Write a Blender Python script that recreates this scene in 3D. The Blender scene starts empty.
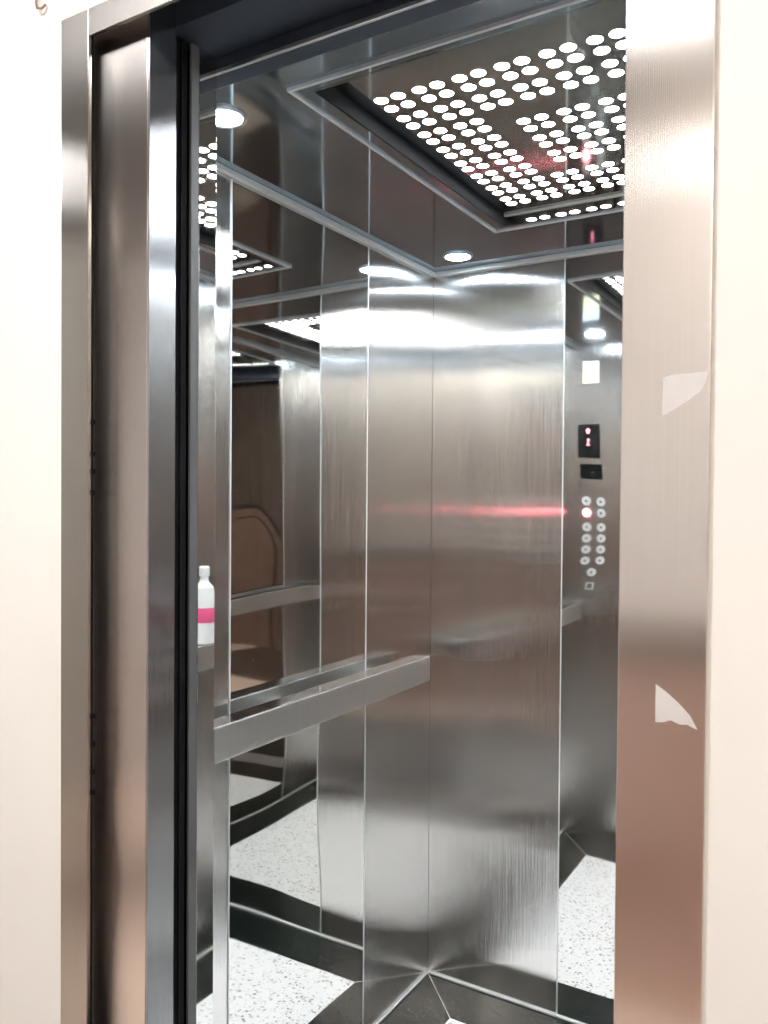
import bpy, bmesh, math, random
from mathutils import Vector, Matrix
random.seed(7)
sc = bpy.context.scene
COL = sc.collection

# ------------------------------------------------------------------ camera, exposure, world, main light
YAW, PITCH, ROLL = math.radians(31.3432), math.radians(0.9837), math.radians(0.439)
F = Vector((-math.sin(YAW)*math.cos(PITCH), math.cos(YAW)*math.cos(PITCH), -math.sin(PITCH)))
R = Vector((math.cos(YAW), math.sin(YAW), 0)); U = R.cross(F)
R2 = R*math.cos(ROLL) + U*math.sin(ROLL); U2 = -R*math.sin(ROLL) + U*math.cos(ROLL)
cam = bpy.data.cameras.new('camera'); camo = bpy.data.objects.new('camera', cam); COL.objects.link(camo)
camo.matrix_world = Matrix(((R2.x, U2.x, -F.x, 0), (R2.y, U2.y, -F.y, 0), (R2.z, U2.z, -F.z, 1.4993), (0, 0, 0, 1)))
cam.sensor_fit = 'HORIZONTAL'; cam.sensor_width = 36.0; cam.lens = 828.6/768*36.0
cam.clip_start = 0.02
sc.camera = camo

sc.view_settings.view_transform = 'Standard'; sc.view_settings.look = 'None'
sc.view_settings.exposure = 1.25; sc.view_settings.gamma = 1.0; sc.view_settings.use_curve_mapping = False
sc.cycles.max_bounces = 16; sc.cycles.glossy_bounces = 14; sc.cycles.diffuse_bounces = 5
sc.cycles.sample_clamp_indirect = 6.0; sc.cycles.use_denoising = True
sc.cycles.caustics_reflective = True; sc.cycles.blur_glossy = 0.3

w = bpy.data.worlds.new('world'); sc.world = w; w.use_nodes = True
w.node_tree.nodes['Background'].inputs[0].default_value = (1, .97, .92, 1)
w.node_tree.nodes['Background'].inputs[1].default_value = 0.2

E_LOBBY = 18.0      # emission of the lobby lamp and the added fill lamps
E_DOWN = 185.0       # round downlights
E_DOT = 14.0         # lit holes of the ceiling panel

# ------------------------------------------------------------------ dimensions
XL, XR, YB, YF, H = -1.2237, 0.10, 2.2959, 1.0, 2.2
YJ = 0.784
YM0, YM1 = 1.3652, 1.9164
XM0, XM1 = -0.7991, -0.325

# ------------------------------------------------------------------ materials
def new_mat(name):
    m = bpy.data.materials.new(name); m.use_nodes = True
    nt = m.node_tree; b = nt.nodes['Principled BSDF']
    return m, nt, b
def coords(nt, scale=(1, 1, 1)):
    tc = nt.nodes.new('ShaderNodeTexCoord'); mp = nt.nodes.new('ShaderNodeMapping')
    mp.inputs['Scale'].default_value = scale
    nt.links.new(tc.outputs['Object'], mp.inputs['Vector'])
    return mp.outputs['Vector']
def noise(nt, vec, scale, detail=2.0):
    n = nt.nodes.new('ShaderNodeTexNoise'); n.inputs['Scale'].default_value = scale
    n.inputs['Detail'].default_value = detail
    nt.links.new(vec, n.inputs['Vector']); return n.outputs['Fac']
def ramp(nt, fac, stops):
    r = nt.nodes.new('ShaderNodeValToRGB')
    el = r.color_ramp.elements
    while len(el) < len(stops): el.new(0.5)
    for e, (p, c) in zip(el, stops):
        e.position = p; e.color = (*c, 1) if len(c) == 3 else c
    nt.links.new(fac, r.inputs['Fac']); return r.outputs['Color']
def bump(nt, h, dist, strength=1.0, normal=None):
    b = nt.nodes.new('ShaderNodeBump'); b.inputs['Distance'].default_value = dist
    b.inputs['Strength'].default_value = strength
    nt.links.new(h, b.inputs['Height'])
    if normal is not None: nt.links.new(normal, b.inputs['Normal'])
    return b.outputs['Normal']

def plain(name, col, rough=0.5, metal=0.0, var=0.06, vscale=8.0, bmp=0.0, spec=0.5):
    m, nt, b = new_mat(name)
    v = coords(nt); n = noise(nt, v, vscale, 4)
    lo = tuple(c*(1-var) for c in col); hi = tuple(min(1, c*(1+var)) for c in col)
    nt.links.new(ramp(nt, n, [(.3, lo), (.7, hi)]), b.inputs['Base Color'])
    b.inputs['Roughness'].default_value = rough; b.inputs['Metallic'].default_value = metal
    b.inputs['Specular IOR Level'].default_value = spec
    if bmp: nt.links.new(bump(nt, noise(nt, v, vscale*6, 3), bmp), b.inputs['Normal'])
    return m
def glow(name, col, strength):
    m, nt, b = new_mat(name)
    b.inputs['Base Color'].default_value = (.8, .8, .8, 1)
    b.inputs['Emission Color'].default_value = (*col, 1); b.inputs['Emission Strength'].default_value = strength
    return m
def brushed(name, col, rough, aniso, streak=0.05, wave=0.0015, wscale=2.5, grain=0.0003):
    """hairline stainless, grain upright: reflections smear sideways"""
    m, nt, b = new_mat(name)
    fine = noise(nt, coords(nt, (1100, 1100, 1.6)), 1.0, 3)
    lo = tuple(c*(1-streak) for c in col); hi = tuple(min(1, c*(1+streak)) for c in col)
    nt.links.new(ramp(nt, fine, [(.3, lo), (.7, hi)]), b.inputs['Base Color'])
    b.inputs['Metallic'].default_value = 1.0; b.inputs['Roughness'].default_value = rough
    b.inputs['Anisotropic'].default_value = aniso
    g = nt.nodes.new('ShaderNodeNewGeometry'); vm = nt.nodes.new('ShaderNodeVectorMath'); vm.operation = 'CROSS_PRODUCT'
    nt.links.new(g.outputs['Normal'], vm.inputs[0]); vm.inputs[1].default_value = (0.001, 0.002, 1)
    nt.links.new(vm.outputs['Vector'], b.inputs['Tangent'])
    nt.links.new(bump(nt, fine, grain, 1.0, bump(nt, noise(nt, coords(nt), wscale, 1), wave)), b.inputs['Normal'])
    return m
def mirror(name, col, rough=0.02, wave=0.003, wscale=2.6):
    m, nt, b = new_mat(name)
    v = coords(nt)
    b.inputs['Base Color'].default_value = (*col, 1)
    b.inputs['Metallic'].default_value = 1.0
    smear = noise(nt, coords(nt, (9, 9, 3)), 1.0, 4)
    r = nt.nodes.new('ShaderNodeMapRange'); r.inputs['From Min'].default_value = .45; r.inputs['From Max'].default_value = .8
    r.inputs['To Min'].default_value = rough; r.inputs['To Max'].default_value = rough*2.5
    nt.links.new(smear, r.inputs['Value']); nt.links.new(r.outputs['Result'], b.inputs['Roughness'])
    nt.links.new(bump(nt, noise(nt, v, wscale, 0), wave), b.inputs['Normal'])
    return m

M = {}
M['brushed'] = brushed('brushed_steel', (.71, .695, .68), .14, 1.0)
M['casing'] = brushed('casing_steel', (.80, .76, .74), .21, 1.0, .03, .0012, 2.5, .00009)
M['casing_dark'] = brushed('darker_casing_steel', (.46, .44, .42), .22, 1.0, .04, .0012, 2.5, .00012)  # darker copy of the casing steel, for the left and head casings
M['door_edge'] = brushed('door_edge_steel', (.50, .51, .53), .2, 1.0)
M['mirror'] = mirror('mirror_steel', (.76, .75, .73))
M['ceil'] = mirror('ceiling_mirror_steel', (.45, .54, .61), .05, .001, 2.0)
M['plate'] = mirror('dark_plate_steel', (.46, .49, .47), .05, .0006)
M['crack_mark'] = plain('crack_brown', (.30, .20, .15), .5)
M['lip_black'] = plain('black_lip_finish', (.012, .012, .013), .8, spec=.1)  # matt near-black colour of the light panel's two side lips
M['lipmirror'] = mirror('lip_mirror_steel', (.62, .62, .62), .03, .0006)
M['rail'] = brushed('rail_steel', (.78, .78, .77), .38, .6, .04, .0005, 2.5, .0001)
M['rail_top'] = mirror('rail_top_steel', (.60, .60, .60), .07, .0004)
M['lip'] = plain('bright_aluminium', (.78, .79, .80), .28, 1.0, .03)
M['dark'] = plain('dark_painted_metal', (.018, .022, .030), .45, 0.0, .2)
M['navy'] = plain('navy_header_steel', (.06, .075, .105), .38, .5, .1, 5)
M['rubber'] = plain('black_rubber', (.008, .008, .009), .85, 0, .2, spec=.12)
M['grey_rubber'] = plain('grey_seal', (.10, .10, .10), .5, 0, .2)
M['wall'] = plain('cream_plaster', (.89, .875, .845), .85, 0, .025, 3.0, .0012)
M['wall_grey'] = plain('grey_plaster', (.70, .68, .66), .85, 0, .025, 3.0, .0012)
M['trim'] = plain('pale_trim', (.66, .66, .65), .35, .25, .03)
M['lobby_ceiling'] = plain('white_paint', (.86, .84, .80), .9, 0, .02)
M['black'] = plain('black_glass', (.008, .010, .010), .12)
M['film'] = plain('white_film', (.66, .635, .63), .6, 0, .04, 30)
M['wood'] = plain('brown_wood_panel', (.085, .062, .052), .45, 0, .25, 4)
M['redwood'] = plain('red_brown_wood', (.42, .26, .21), .4, 0, .2, 5)
M['archwood'] = plain('arched_board_wood', (.17, .108, .085), .4, 0, .2, 5)
M['darkrim'] = plain('dark_rim_wood', (.012, .010, .009), .4, 0, .2)
M['tile'] = plain('red_brown_tile', (.25, .135, .10), .35, 0, .15, 9)
M['white_plastic'] = plain('white_plastic', (.82, .82, .80), .35, 0, .02)
M['pink'] = plain('pink_label', (.80, .10, .25), .5, 0, .05)
M['yellow_paper'] = plain('cream_paper', (.90, .82, .50), .6, 0, .03)
M['white_paper'] = plain('white_paper', (.88, .88, .86), .6, 0, .03)
M['button'] = plain('button_steel', (.85, .85, .83), .4, .3, .03)
M['mark'] = plain('engraved_grey', (.10, .10, .10), .5)
M['down'] = glow('led_lens', (.72, .87, 1.0), E_DOWN)
M['dot'] = glow('lit_hole', (.95, .97, 1.0), E_DOT)
M['tube'] = glow('lobby_lamp_diffuser', (1.0, .93, .85), E_LOBBY*.75)
M['fill_white'] = glow('white_fill_lamp', (1.0, .98, .96), E_LOBBY*1.0)  # added lamp out of view, lifts the brightness of the lobby walls
M['fill_left'] = glow('left_fill_lamp', (1.0, .98, .96), E_LOBBY*1.05)  # added lamp out of view, brightens the left wall and floor
M['ceiling_dark'] = plain('dark_ceiling_half', (.06, .05, .045), .5, 0, .2, 4)  # for the ceiling half added to darken what the left casings mirror
M['stone'] = plain('pale_pink_stone', (.72, .58, .49), .35, 0, .06, 20)
M['red'] = glow('red_segment', (1.0, .05, .12), 1.7)
M['red_button'] = glow('red_button_light', (1.0, .20, .26), 22.0)

# terrazzo and granite
m, nt, b = new_mat('white_terrazzo'); v = coords(nt)
vo = nt.nodes.new('ShaderNodeTexVoronoi'); vo.inputs['Scale'].default_value = 170; nt.links.new(v, vo.inputs['Vector'])
sep = nt.nodes.new('ShaderNodeSeparateColor'); nt.links.new(vo.outputs['Color'], sep.inputs[0])
c1 = ramp(nt, sep.outputs[0], [(0, (.90, .885, .87)), (.80, (.86, .845, .825)), (.90, (.66, .63, .59)), (1, (.25, .23, .22))])
nt.links.new(c1, b.inputs['Base Color']); b.inputs['Roughness'].default_value = .22; M['terrazzo'] = m
m, nt, b = new_mat('black_granite'); v = coords(nt)
c1 = ramp(nt, noise(nt, v, 160, 6), [(.45, (.006, .009, .008)), (.62, (.012, .018, .015)), (.75, (.035, .048, .042))])
nt.links.new(c1, b.inputs['Base Color']); b.inputs['Roughness'].default_value = .12; b.inputs['Specular IOR Level'].default_value = .3; M['granite'] = m

# ------------------------------------------------------------------ builders
def box(bm, x0, x1, y0, y1, z0, z1, bev=0.0):
    mtx = Matrix.Translation(((x0+x1)/2, (y0+y1)/2, (z0+z1)/2)) @ Matrix.Diagonal((abs(x1-x0), abs(y1-y0), abs(z1-z0), 1))
    r = bmesh.ops.create_cube(bm, size=1.0, matrix=mtx)
    if bev:
        es = list({e for v_ in r['verts'] for e in v_.link_edges})
        bmesh.ops.bevel(bm, geom=es, offset=bev, segments=2, affect='EDGES', profile=.6)
def B(*boxes, bev=0.0):
    bm = bmesh.new()
    for bx in boxes: box(bm, *bx, bev=bev)
    return bm
def cyl(bm, c, axis, r, h, n=24, r2=None):
    """cylinder from point c along axis (unit vector) of length h"""
    q = Vector((0, 0, 1)).rotation_difference(Vector(axis)).to_matrix().to_4x4()
    mtx = Matrix.Translation(Vector(c) + Vector(axis)*h/2) @ q
    bmesh.ops.create_cone(bm, cap_ends=True, segments=n, radius1=r, radius2=r if r2 is None else r2, depth=h, matrix=mtx)
def lathe(bm, c, prof, axis='z', n=28):
    """prof: list of (radius, height) revolved about a vertical axis through c"""
    rings = []
    for r, h in prof:
        rings.append([bm.verts.new((c[0]+r*math.cos(2*math.pi*k/n), c[1]+r*math.sin(2*math.pi*k/n), c[2]+h)) for k in range(n)])
    for a, b_ in zip(rings, rings[1:]):
        for k in range(n): bm.faces.new((a[k], a[(k+1) % n], b_[(k+1) % n], b_[k]))
    bm.faces.new(rings[0][::-1]); bm.faces.new(rings[-1])
def prism(bm, pts, d):
    """closed outline (3-D points) swept by vector d"""
    d = Vector(d); a = [bm.verts.new(p) for p in pts]; b_ = [bm.verts.new(Vector(p)+d) for p in pts]
    bm.faces.new(a); bm.faces.new(b_[::-1]); n = len(pts)
    for k in range(n): bm.faces.new((a[k], b_[k], b_[(k+1) % n], a[(k+1) % n]))
def world_loc(o):
    l = Vector((0, 0, 0))
    while o: l += o.location; o = o.parent
    return l
def obj(name, bm, mat, parent=None, smooth=False):
    """verts given in world coordinates; origin at the base (top level) or at the parent's origin"""
    bmesh.ops.recalc_face_normals(bm, faces=bm.faces[:])
    xs = [v_.co for v_ in bm.verts]
    if parent: off = world_loc(parent)
    else:
        off = Vector(((min(p.x for p in xs)+max(p.x for p in xs))/2, (min(p.y for p in xs)+max(p.y for p in xs))/2, min(p.z for p in xs)))
    bmesh.ops.translate(bm, verts=bm.verts[:], vec=-off)
    me = bpy.data.meshes.new(name); bm.to_mesh(me); bm.free()
    if smooth:                                          # round pieces only: crease everything sharper than 30 degrees
        for p in me.polygons: p.use_smooth = True
        me.set_sharp_from_angle(angle=math.radians(30))
    o = bpy.data.objects.new(name, me); COL.objects.link(o); me.materials.append(M[mat])
    if parent: o.parent = parent
    else: o.location = off
    return o
def tag(o, label, cat, group=None):
    o['label'] = label; o['category'] = cat
    if group: o['group'] = group
    return o
def thing(name, loc, label, cat, group=None):
    o = bpy.data.objects.new(name, None); COL.objects.link(o); o.location = loc; o.empty_display_size = .05
    return tag(o, label, cat, group)
def structure(name, bm, mat, label, cat):
    o = obj(name, bm, mat); o['kind'] = 'structure'; return tag(o, label, cat)

# ------------------------------------------------------------------ lobby shell
LX0, LX1, LY = -3.6, 2.2, -1.8
WY = 0.790
structure('wall_front', B((LX0, -1.018, WY, WY+.02, 0, 2.75), (-.142, LX1, WY, WY+.02, 0, 2.75), (-1.018, -.142, WY, WY+.02, 2.178, 2.75)),
          'wall', 'cream plastered lobby wall around the lift entrance', 'wall')
structure('wall_back', B((LX0, LX1, LY-.1, LY, 0, 2.75)), 'wall_grey', 'greyish lobby wall facing the lift', 'wall')
structure('wall_lobby_left', B((LX0-.1, LX0, LY, WY, 0, 2.75)), 'wall', 'cream lobby wall at the left end', 'wall')
structure('wall_lobby_right', B((LX1, LX1+.1, LY, WY, 0, 2.75)), 'wall', 'cream lobby wall at the right end', 'wall')
structure('floor_lobby', B((LX0, LX1, LY, .84, -.06, 0)), 'stone', 'pale pinkish stone lobby floor outside the lift', 'floor')
structure('floor_landing', B((-1.35, .25, -.55, .838, 0, .003), bev=.001), 'granite', 'unseen black granite slab added in front of the lift to darken the rear wall reflections', 'floor')  # invented slab, gives the rear wall its dark reflected band
structure('ceiling_lobby', B((-.75, LX1, LY, WY, 2.75, 2.8)), 'lobby_ceiling', 'white lobby ceiling', 'ceiling')
structure('ceiling_lobby_left', B((LX0, -.75, LY, WY, 2.75, 2.8)), 'ceiling_dark', 'unseen dark left half of the lobby ceiling, added to darken the casing reflections', 'ceiling')

# ------------------------------------------------------------------ lift car shell
# floor: granite border mitred at the corners, terrazzo centre
fl = structure('floor', B((XL+.1657, XR-.1657, YF+.165, YB-.171, -.04, 0)), 'terrazzo', 'white speckled terrazzo lift floor with black granite border', 'floor')
xi0, xi1, yi0, yi1 = XL+.1657, XR-.1657, YF+.165, YB-.171
xo0, xo1, yo0, yo1 = XL-.005, XR+.005, YF-.03, YB+.005
g = .0008
for pts in ([(xo0, yo0), (xi0, yi0), (xi0, yi1), (xo0, yo1)], [(xo1, yo0), (xo1, yo1), (xi1, yi1), (xi1, yi0)],
            [(xo0+g, yo1), (xi0+g, yi1), (xi1-g, yi1), (xo1-g, yo1)], [(xo0+g, yo0), (xo1-g, yo0), (xi1-g, yi0), (xi0+g, yi0)]):
    bm = bmesh.new(); prism(bm, [(x, y, -.04) for x, y in pts], (0, 0, .04))
    o = obj('granite_border', bm, 'granite', fl)
    o['label'] = 'black granite border strip'
bm = bmesh.new()                                       # pale mitre joints between the border strips
for (ax, ay), (bx_, by) in (((xo0, yo1), (xi0, yi1)), ((xo1, yo1), (xi1, yi1)), ((xo0, yo0), (xi0, yi0)), ((xo1, yo0), (xi1, yi0))):
    d = Vector((bx_-ax, by-ay, 0)).normalized(); n_ = Vector((-d.y, d.x, 0))*.0011
    prism(bm, [Vector((ax, ay, -.03))+n_, Vector((bx_, by, -.03))+n_, Vector((bx_, by, -.03))-n_, Vector((ax, ay, -.03))-n_], (0, 0, .0304))
obj('mitre_joint', bm, 'lip', fl)

def panel_wall(name, base, mats, label, joints=()):
    wo = structure(name, base, 'dark', label, 'wall')
    for nm, bx, mt, lb in mats:
        o = obj(nm, B(bx, bev=.001), mt, wo); o['label'] = lb
    for bx in joints:                                  # pale cover strips on the panel joints
        o = obj('joint_strip', B(bx, bev=.0006), 'trim', wo); o['label'] = 'thin pale strip over a panel joint'
    return wo
t = .010
panel_wall('wall_left', B((XL-.05, XL-t, YF-.04, YB+.05, 0, H+.05)),
    [('brushed_panel', (XL-t, XL, YF-.035, YM0-.0012, 0, H), 'brushed', 'brushed steel panel next to the entrance'),
     ('mirror_panel', (XL-t, XL+.001, YM0+.0012, YM1-.0012, 0, H), 'mirror', 'mirror-polished middle panel'),
     ('brushed_panel', (XL-t, XL, YM1+.0012, YB, 0, H), 'brushed', 'brushed steel panel in the rear corner')],
    'left wall of the lift car, steel panels', [(XL, XL+.0022, y-.0016, y+.0016, .007, H-.014) for y in (YM0, YM1)])
panel_wall('wall_rear', B((XL-.05, XR+.05, YB+t, YB+.05, 0, H+.05)),
    [('brushed_panel', (XL, XM0-.0012, YB, YB+t, 0, H), 'brushed', 'brushed steel panel left of the mirror'),
     ('mirror_panel', (XM0+.0012, XM1-.0012, YB-.001, YB+t, 0, H), 'mirror', 'mirror-polished middle panel'),
     ('brushed_panel', (XM1+.0012, XR, YB, YB+t, 0, H), 'brushed', 'brushed steel panel right of the mirror')],
    'rear wall of the lift car, steel panels', [(x-.0016, x+.0016, YB-.0022, YB, .007, H-.014) for x in (XM0, XM1)])
panel_wall('wall_right', B((XR+t, XR+.05, YF-.04, YB+.05, 0, H+.05)),
    [('brushed_panel', (XR, XR+t, YF-.035, YM0-.0012, 0, H), 'brushed', 'brushed steel panel next to the entrance'),
     ('mirror_panel', (XR-.001, XR+t, YM0+.0012, YM1-.0012, 0, H), 'mirror', 'mirror-polished middle panel'),
     ('brushed_panel', (XR, XR+t, YM1+.0012, YB, 0, H), 'brushed', 'brushed steel panel in the rear corner')],
    'right wall of the lift car, steel panels', [(XR-.0022, XR, y-.0016, y+.0016, .007, H-.014) for y in (YM0, YM1)])
# front returns and header of the car
structure('wall_entrance_left', B((XL, -.932, .962, YF, 0, H)), 'brushed', 'brushed steel return left of the car door, inside', 'wall')
structure('wall_entrance_right', B((-.205, XR, .962, YF, 0, H)), 'brushed', 'brushed steel return right of the car door, inside', 'wall')
hd = structure('trim_1', B((-1.3, XR, .955, .9995, 2.150, H+.2), bev=.001), 'navy', 'dark steel header over the car door', 'header')
o = obj('bright_lip', B((-.932, -.205, .953, .9585, 2.1435, 2.1505), bev=.0012), 'lip', hd); o['label'] = 'thin bright steel lip'
structure('trim_2', B((-1.75, .3, .862, .954, 2.168, 2.62)), 'navy', 'dark door mechanism housing above the lift doors', 'header')

# ceiling, with an opening for the light panel
FX0, FX1, FY0, FY1 = -.892, -.113, 1.134, 2.012
ce = structure('ceiling', B((XL-.02, FX0, .956, YB+.02, H, H+.02), (FX1, XR+.02, .956, YB+.02, H, H+.02),
                           (FX0, FX1, .956, FY0, H, H+.02), (FX0, FX1, FY1, YB+.02, H, H+.02)), 'ceil',
               'dark mirror-polished steel lift ceiling', 'ceiling')
# bright angle strips where the ceiling meets the walls, and sealant on the floor
s = .013
structure('trim_3', B((XL+.001, XL+s, YF+.001, YB-.002, H-s, H-.0005), bev=.002), 'trim', 'bright angle strip along the top of the left wall', 'trim')
structure('trim_4', B((XL+s, XR-s, YB-s, YB-.0015, H-s, H-.0005), bev=.002), 'trim', 'bright angle strip along the top of the rear wall', 'trim')
structure('trim_5', B((XR-s, XR-.001, YF+.001, YB-.002, H-s, H-.0005), bev=.002), 'trim', 'bright angle strip along the top of the right wall', 'trim')
structure('baseboard_left', B((XL+.001, XL+.007, YF, YB-.001, .0005, .006), bev=.001), 'trim', 'thin pale sealant line at the foot of the left wall', 'trim')
structure('baseboard_rear', B((XL+.007, XR-.007, YB-.007, YB-.001, .0005, .006), bev=.001), 'trim', 'thin pale sealant line at the foot of the rear wall', 'trim')
structure('baseboard_right', B((XR-.007, XR-.001, YF, YB-.001, .0005, .006), bev=.001), 'trim', 'thin pale sealant line at the foot of the right wall', 'trim')

# ------------------------------------------------------------------ landing casing (frame) round the entrance
cs = thing('entrance_frame', (-.58, .784, 0), 'brushed steel frame around the lift entrance, set in the cream wall', 'door frame')
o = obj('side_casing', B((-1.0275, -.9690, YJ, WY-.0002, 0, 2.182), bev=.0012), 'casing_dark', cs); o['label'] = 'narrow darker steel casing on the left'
o = obj('side_casing', B((-.217, -.1376, YJ, WY-.0002, 0, 2.182), bev=.0012), 'casing', cs); o['label'] = 'wide pale steel casing on the right'
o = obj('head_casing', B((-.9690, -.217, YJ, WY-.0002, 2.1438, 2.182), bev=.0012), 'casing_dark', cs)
# black strip standing for the shadow in the left casing gap, with clips
bm = B((-1.0175, -.9700, WY+.0002, WY+.004, 0, 2.165))
gs = obj('gap_shadow', bm, 'rubber', cs)
for z in (1.60, 1.555, 1.53, 1.50, 1.18, 1.14, 1.10, 1.07):
    o = obj('clip', B((-.9700, -.9660, WY+.0006, WY+.005, z, z+.007)), 'rubber', gs)

def film(pts, label):
    bm = bmesh.new(); prism(bm, [(x, YJ-.0006, z) for x, z in pts], (0, .0005, 0))
    return tag(obj('film_scrap', bm, 'film'), label, 'film scrap', None)
film([(-.1785, 1.611), (-.172, 1.613), (-.1395, 1.6145), (-.1405, 1.607), (-.146, 1.597), (-.158, 1.588), (-.168, 1.582), (-.179, 1.576)],
     'upper torn scrap of white protective film on the right door casing')
film([(-.1815, 1.329), (-.171, 1.322), (-.160, 1.313), (-.151, 1.304), (-.1445, 1.292), (-.149, 1.2935), (-.153, 1.2955), (-.160, 1.2945), (-.168, 1.2975), (-.174, 1.2945), (-.1815, 1.2935)],
     'lower torn scrap of white protective film on the right door casing')

# ------------------------------------------------------------------ doors
ld = thing('door_1', (-1.29, .845, 0), 'steel landing door slid open to the left, behind the frame', 'door')
ld['kind'] = 'structure'
o = obj('door_panel', B((-1.70, -.881, .812, .860, .012, 2.36), bev=.001), 'casing', ld)
o = obj('door_edge', B((-.881, -.878, .8125, .8626, .012, 2.36), bev=.0008), 'door_edge', ld); o['label'] = 'brushed leading edge of the door'
cd = thing('door_2', (-1.29, .93, 0), 'steel car door slid open to the left with black rubber edge', 'door')
cd['kind'] = 'structure'
obj('door_panel', B((-1.68, -.892, .906, .952, .012, 2.17), bev=.001), 'brushed', cd)
o = obj('polished_edge', B((-.892, -.887, .9185, .9555, .012, 2.168), bev=.0006), 'mirror', cd); o['label'] = 'mirror-polished leading edge'
o = obj('rubber_edge', B((-.892, -.8875, .9025, .9183, .012, 2.168), bev=.001), 'grey_rubber', cd); o['label'] = 'dark grey rubber strip'
sb = thing('door_post', (-1.0, .887, 0), 'tall black seal strip between the two sliding doors', 'seal')
obj('seal_strip', B((-.96, -.892, .876, .898, 0, 2.165)), 'rubber', sb)
obj('guide_rib', B((-.892, -.889, .884, .887, 0, 2.165)), 'rubber', sb)
structure('trim_8', B((-.2155, -.2055, WY+.0205, .9615, 0, 2.15), bev=.001), 'door_edge', 'steel jamb plate behind the right casing', 'door jamb')
def sill(name, y0, y1, label):
    n = 4; bs = [(-1.6, -.2, y0, y1, -.03, -.004)]
    st = (y1-y0)/(2*n-1)
    for k in range(n): bs.append((-1.6, -.2, y0+2*k*st, y0+(2*k+1)*st, -.004, 0))
    return structure(name, B(*bs), 'lip', label, 'door sill')
sill('trim_6', .843, .888, 'grooved aluminium sill under the landing door')
sill('trim_7', .896, .966, 'grooved aluminium sill under the car door')

# ------------------------------------------------------------------ handrails (flat bar on stand-offs)
def rail(sx, wall, label, y0, y1):
    f0 = wall + sx*.0904; bk = wall + sx*.040
    x0, x1 = sorted((f0, bk))
    r = thing('handrail', (wall, (y0+y1)/2, .9677), label, 'handrail', 'handrails along the car walls')
    obj('bar', B((x0, x1, y0, y1, .9677, 1.0385), bev=.0025), 'rail', r)
    o = obj('top_strip', B((x0+.002, x1-.002, y0+.003, y1-.003, 1.0385, 1.0402), bev=.0006), 'rail_top', r); o['label'] = 'polished top face'
    for y in (y0+.12, (y0+y1)/2, y1-.12):
        bm = bmesh.new(); cyl(bm, (bk, y, 1.0), (-sx, 0, 0), .010, .0385)
        cyl(bm, (wall+sx*.0055, y, 1.0), (-sx, 0, 0), .022, .004)
        obj('bracket', bm, 'rail', r, True)
rail(1, XL, 'flat steel handrail along the left wall, below eye level', 1.05, 2.127)
rail(-1, XR, 'flat steel handrail along the right wall, seen in the mirrors with a bottle on it', 1.05, 2.127)

# ------------------------------------------------------------------ ceiling lights
def downlight(x, y, label):
    d = thing('ceiling_light', (x, y, H-.005), label, 'light', 'round ceiling downlights')
    bm = bmesh.new(); n = 40
    prof = [(.0345, -.0035), (.0365, -.0050), (.040, -.0050), (.0425, -.0030), (.0425, -.0003), (.0345, -.0003)]
    rings = [[bm.verts.new((x+r*math.cos(2*math.pi*k/n), y+r*math.sin(2*math.pi*k/n), H+h)) for k in range(n)] for r, h in prof]
    for a, b_ in zip(rings, rings[1:]+rings[:1]):
        for k in range(n): bm.faces.new((a[k], a[(k+1) % n], b_[(k+1) % n], b_[k]))
    obj('trim_ring', bm, 'lip', d, True)
    bm = bmesh.new(); cyl(bm, (x, y, H-.0032), (0, 0, 1), .0344, .0025, 40)
    obj('lens', bm, 'down', d)
downlight(-1.058, 1.158, 'round lit downlight in the front left of the ceiling by the door')
downlight(-1.075, 2.165, 'round lit downlight in the rear left corner of the ceiling')
downlight(-.048, 2.165, 'round lit downlight in the rear right of the ceiling, behind the casing')
downlight(-.065, 1.158, 'round lit downlight in the front right of the ceiling, behind the casing')

lp = thing('light_panel', ((FX0+FX1)/2, (FY0+FY1)/2, H-.006), 'large square perforated light panel in the middle of the ceiling, glowing through round holes', 'ceiling light')
ZP = H+.026
def ring(bm, o_, i_, z0, z1):
    (ax0, ax1, ay0, ay1), (bx0, bx1, by0, by1) = o_, i_
    for bx in ((ax0, bx0, ay0, ay1), (bx1, ax1, ay0, ay1), (bx0, bx1, ay0, by0), (bx0, bx1, by1, ay1)):
        box(bm, *bx, z0, z1)
bm = bmesh.new()
ring(bm, (FX0, FX1, FY0, FY1), (FX0+.006, FX1-.006, FY0+.006, FY1-.006), H-.006, H+.02)
obj('outer_lip', bm, 'trim', lp)
bm = bmesh.new()
ring(bm, (FX0+.006, FX1-.006, FY0+.006, FY1-.006), (FX0+.036, FX1-.036, FY0+.026, FY1-.026), H-.002, H+.02)
obj('frame', bm, 'ceil', lp)
PX0, PX1, PY0, PY1 = FX0+.040, FX1-.040, FY0+.030, FY1-.030
for bx, mt in (((PX0-.004, PX0, PY0, PY1), 'lip_black'), ((PX1, PX1+.004, PY0, PY1), 'lip_black'), ((PX0-.004, PX1+.004, PY0-.004, PY0), 'plate'), ((PX0-.004, PX1+.004, PY1, PY1+.004), 'lipmirror')):
    obj('inner_lip', B((*bx, H-.003, ZP)), mt, lp)
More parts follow.
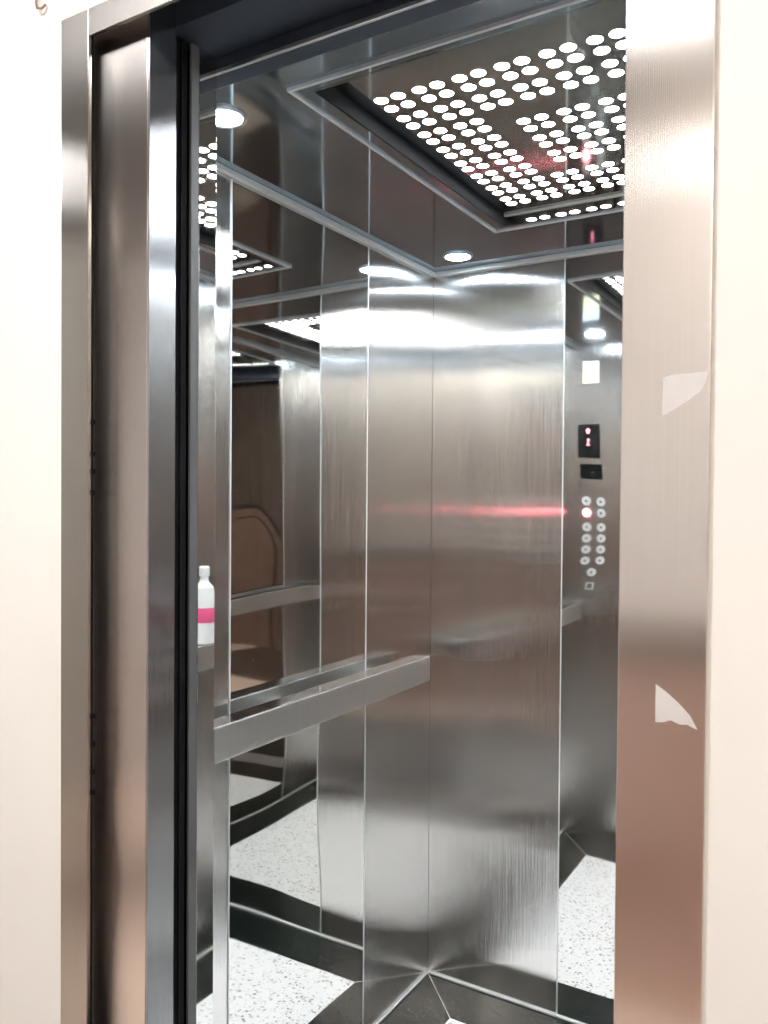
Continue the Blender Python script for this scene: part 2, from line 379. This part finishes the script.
# perforated plate: real round holes in a thin sheet, with a glowing diffuser behind it
bm = bmesh.new(); k_ = (ZP-1.4993)/(2.2-1.4993)
def loop(pts):
    vs = [bm.verts.new((x, y, ZP)) for x, y in pts]
    for a, b_ in zip(vs, vs[1:]+vs[:1]): bm.edges.new((a, b_))
loop([(PX0, PY0), (PX1, PY0), (PX1, PY1), (PX0, PY1)])
def cluster(cx, cy):
    for dx in (-.0172, .0172):
        for dy in (-.0176, .0176):
            loop([((cx+dx)*k_+.0130*math.cos(2*math.pi*a/20), (cy+dy)*k_+.0130*math.sin(2*math.pi*a/20)) for a in range(20)])
for i in range(8):
    for j in range(8):
        if 2 <= i <= 5 and 2 <= j <= 5: continue
        cluster(-.759+.0765*i, 1.2725+.0794*j)
for i in range(3):
    for j in range(3): cluster(-.5725+.0768*i, 1.4740+.0815*j)
bmesh.ops.triangle_fill(bm, edges=bm.edges[:], use_beauty=True, use_dissolve=False)
ex = bmesh.ops.extrude_face_region(bm, geom=bm.faces[:])
bmesh.ops.translate(bm, verts=[e for e in ex['geom'] if isinstance(e, bmesh.types.BMVert)], vec=(0, 0, .0012))
o = obj('perforated_plate', bm, 'plate', lp); o['label'] = 'dark polished plate with rows of round holes'
o = obj('bright_bead', B((PX0, PX1, PY1-.006, PY1, ZP-.005, ZP-.0003), bev=.001), 'trim', lp); o['label'] = 'thin bright bead along the far edge'
o = obj('diffuser', B((PX0+.02, PX1-.02, PY0+.02, PY1-.02, ZP+.0016, ZP+.006)), 'dot', lp); o['label'] = 'glowing white diffuser behind the holes'

# ------------------------------------------------------------------ car operating panel on the left return
cp = thing('control_panel', (-1.122, YF, 1.08), 'lift control panel with red display and two button columns, seen in the rear mirror', 'control panel')
dp = obj('display', B((-1.178, -1.084, YF+.0002, YF+.004, 1.677, 1.818), bev=.001), 'black', cp); dp['label'] = 'black display window'
y1 = YF+.0042
def flat(pts, y, d): 
    bm_ = bmesh.new(); prism(bm_, [(x, y, z) for x, z in pts], (0, d, 0)); return bm_
cx, cz = -1.133, 1.790                                # arrow and digit, read from inside the car (left = +X)
o = obj('arrow', flat([(cx, cz+0.0117), (cx+0.0125, cz), (cx+0.0062, cz), (cx+0.0062, cz-0.0117), (cx-0.0062, cz-0.0117), (cx-0.0062, cz), (cx-0.0125, cz)], y1, .0006), 'red', dp); o['label'] = 'red up arrow'
cz = 1.742
o = obj('digit', flat([(cx+0.0078, cz-0.0140), (cx+0.0078, cz-0.0101), (cx+0.0023, cz-0.0101), (cx+0.0023, cz+0.0070), (cx+0.0078, cz+0.0047), (cx+0.0078, cz+0.0094), (cx+0.0008, cz+0.0140),
                       (cx-0.0031, cz+0.0140), (cx-0.0031, cz-0.0101), (cx-0.0078, cz-0.0101), (cx-0.0078, cz-0.0140)], y1, .0006), 'red', dp); o['label'] = 'red digit one'
o = obj('name_plate', B((-1.172, -1.078, YF+.0002, YF+.003, 1.591, 1.653), bev=.001), 'black', cp); o['label'] = 'blank black plate'
rows = [1.4965, 1.4475, 1.3845, 1.333, 1.2805, 1.2275]
spots = [(x, z) for z in rows for x in (-1.153, -1.0885)] + [(-1.1215, 1.172)]
for i, (x, z) in enumerate(spots):
    lit = (i == 2)
    bm = bmesh.new(); n = 24
    prof = [(.019, .0002), (.019, .003), (.0165, .0045), (.0145, .0032)]
    rr = [[bm.verts.new((x+r*math.cos(2*math.pi*k/n), YF+h, z+r*math.sin(2*math.pi*k/n))) for k in range(n)] for r, h in prof]
    for a, b_ in zip(rr, rr[1:]):
        for k in range(n): bm.faces.new((a[k], a[(k+1) % n], b_[(k+1) % n], b_[k]))
    bm.faces.new(rr[-1]); bm.faces.new(rr[0])
    bt = obj('button', bm, 'button', cp, True)
    bm = bmesh.new(); cyl(bm, (x, YF+.0033, z), (0, 1, 0), .0135 if lit else .0095, .0015)
    f = obj('button_face', bm, 'red_button' if lit else 'button', bt)
    if lit: bt['label'] = 'round button glowing red'; f['label'] = 'glowing red face'
    else:
        bm = bmesh.new(); cyl(bm, (x, YF+.0048, z), (0, 1, 0), .0055, .001, 16); obj('button_dimple', bm, 'mark', bt)
bm = bmesh.new()
for bx in ((-1.141, -1.136, 1.092, 1.124), (-1.114, -1.109, 1.092, 1.124), (-1.136, -1.114, 1.092, 1.097), (-1.136, -1.114, 1.119, 1.124)):
    box(bm, bx[0], bx[1], YF+.0002, YF+.004, bx[2], bx[3])
ks = obj('key_switch', bm, 'button', cp); ks['label'] = 'small square key switch'
obj('key_cover', B((-1.136, -1.114, YF+.0002, YF+.002, 1.097, 1.119)), 'mark', ks)

# notice above the control panel
no = thing('notice', (-1.126, YF, 2.008), 'small cream and white paper notice high above the control panel, seen in the rear mirror', 'notice')
o = obj('lower_sheet', B((-1.163, -1.087, YF+.0002, YF+.001, 2.008, 2.064)), 'yellow_paper', no); o['label'] = 'cream lower half'
o = obj('upper_sheet', B((-1.163, -1.087, YF+.0002, YF+.001, 2.066, 2.112)), 'white_paper', no); o['label'] = 'white upper half'

# bottle on the right handrail
bx_, by_, bz_ = XR-.065, 1.903, 1.0402
bt = thing('bottle', (bx_, by_, bz_), 'white bottle with a pink band standing on the right handrail, mirrored in the door edge', 'bottle')
bm = bmesh.new()
lathe(bm, (bx_, by_, bz_), [(.029, .0005), (.033, .004), (.033, .15), (.029, .172), (.015, .188), (.0125, .200), (.0125, .206)])
obj('bottle_body', bm, 'white_plastic', bt, True)
bm = bmesh.new(); lathe(bm, (bx_, by_, bz_), [(.0334, .065), (.0337, .066), (.0337, .109), (.0334, .110)]); obj('label_band', bm, 'pink', bt, True)
bm = bmesh.new(); lathe(bm, (bx_, by_, bz_), [(.0155, .206), (.016, .208), (.016, .234), (.0135, .238)]); obj('cap', bm, 'white_plastic', bt, True)

# ------------------------------------------------------------------ lobby things, seen in the reflections, plus unseen fill lamps
def lobby_lamp(x, y, mt, label):
    ll = thing('lobby_lamp', (x, y, 2.70), label, 'light', 'square lobby ceiling lamps')
    obj('lamp_housing', B((x-.33, x+.33, y-.22, y+.22, 2.712, 2.7495), bev=.004), 'white_plastic', ll)
    obj('lamp_diffuser', B((x-.30, x+.30, y-.19, y+.19, 2.700, 2.712), bev=.003), mt, ll)
lobby_lamp(-.75, -.25, 'fill_white', 'unseen ceiling lamp added above the viewer to brighten the lobby walls')
lobby_lamp(.42, -1.5, 'tube', 'lobby ceiling lamp beyond the counter, mirrored in the right casing')
lobby_lamp(-3.1, .38, 'fill_left', 'unseen ceiling lamp added on the far left to brighten the wall and floor there')
bm = bmesh.new()
for k in range(7): box(bm, -3.55+k*.20, -3.55+k*.20+.194, LY+.001, LY+.02, .0, 2.70, bev=.003)
tag(obj('wood_panelling', bm, 'wood'), 'brown wood boarding on the lobby wall, reflected in the left mirror', 'wall panelling')
ap = thing('arched_panel', (-2.92, LY+.03, 0), 'reddish-brown arched panel with dark rim, reflected in the left mirror', 'panel')
def arch(cx, w_, h, n=24):
    r = w_/2; out = [(cx-r, 0.0), (cx+r, 0.0)]
    for k in range(n+1):
        a = math.pi*k/n; out.append((cx+r*math.cos(a), h-.55*w_+.55*w_*math.sin(a)))
    return out
for w_, h, y0, mt, nm in ((1.14, 1.52, .022, 'darkrim', 'dark_rim'), (1.06, 1.48, .03, 'archwood', 'arched_band'), (.92, 1.40, .038, 'darkrim', 'inner_rim'), (.88, 1.38, .046, 'archwood', 'arched_board')):
    bm = bmesh.new(); prism(bm, [(x, LY+y0, z) for x, z in arch(-2.92, w_, h)], (0, .012, 0)); obj(nm, bm, mt, ap)
ct = thing('counter', (-.25, -1.1, 0), 'reddish-brown wooden counter facing the lift, mirrored in the right casing', 'counter')
obj('counter_body', B((-1.05, .75, -1.35, -.88, 0, 1.05), bev=.004), 'redwood', ct)
obj('counter_top', B((-1.09, .79, -1.38, -.84, 1.05, 1.09), bev=.006), 'wood', ct)

tag(obj('floor_mat', B((-2.6, -1.37, -1.74, -.5, .0005, .012), bev=.003), 'wood'), 'brown floor mat before the arched panel, reflected in the left mirror', 'mat')
# bent stub standing in for a brownish plaster crack at upper left
bm = bmesh.new(); pts = [Vector((-1.083, .789, 2.245)), Vector((-1.083, .783, 2.225)), Vector((-1.078, .781, 2.214)), Vector((-1.070, .782, 2.211)), Vector((-1.066, .786, 2.217))]
for a, b_ in zip(pts, pts[1:]):
    d = b_-a; cyl(bm, a, d.normalized(), .0018, d.length+.001, 8)
tag(obj('crack_stub', bm, 'crack_mark'), 'short bent brown stub standing in for a crack in the cream wall above the frame', 'crack_mark')
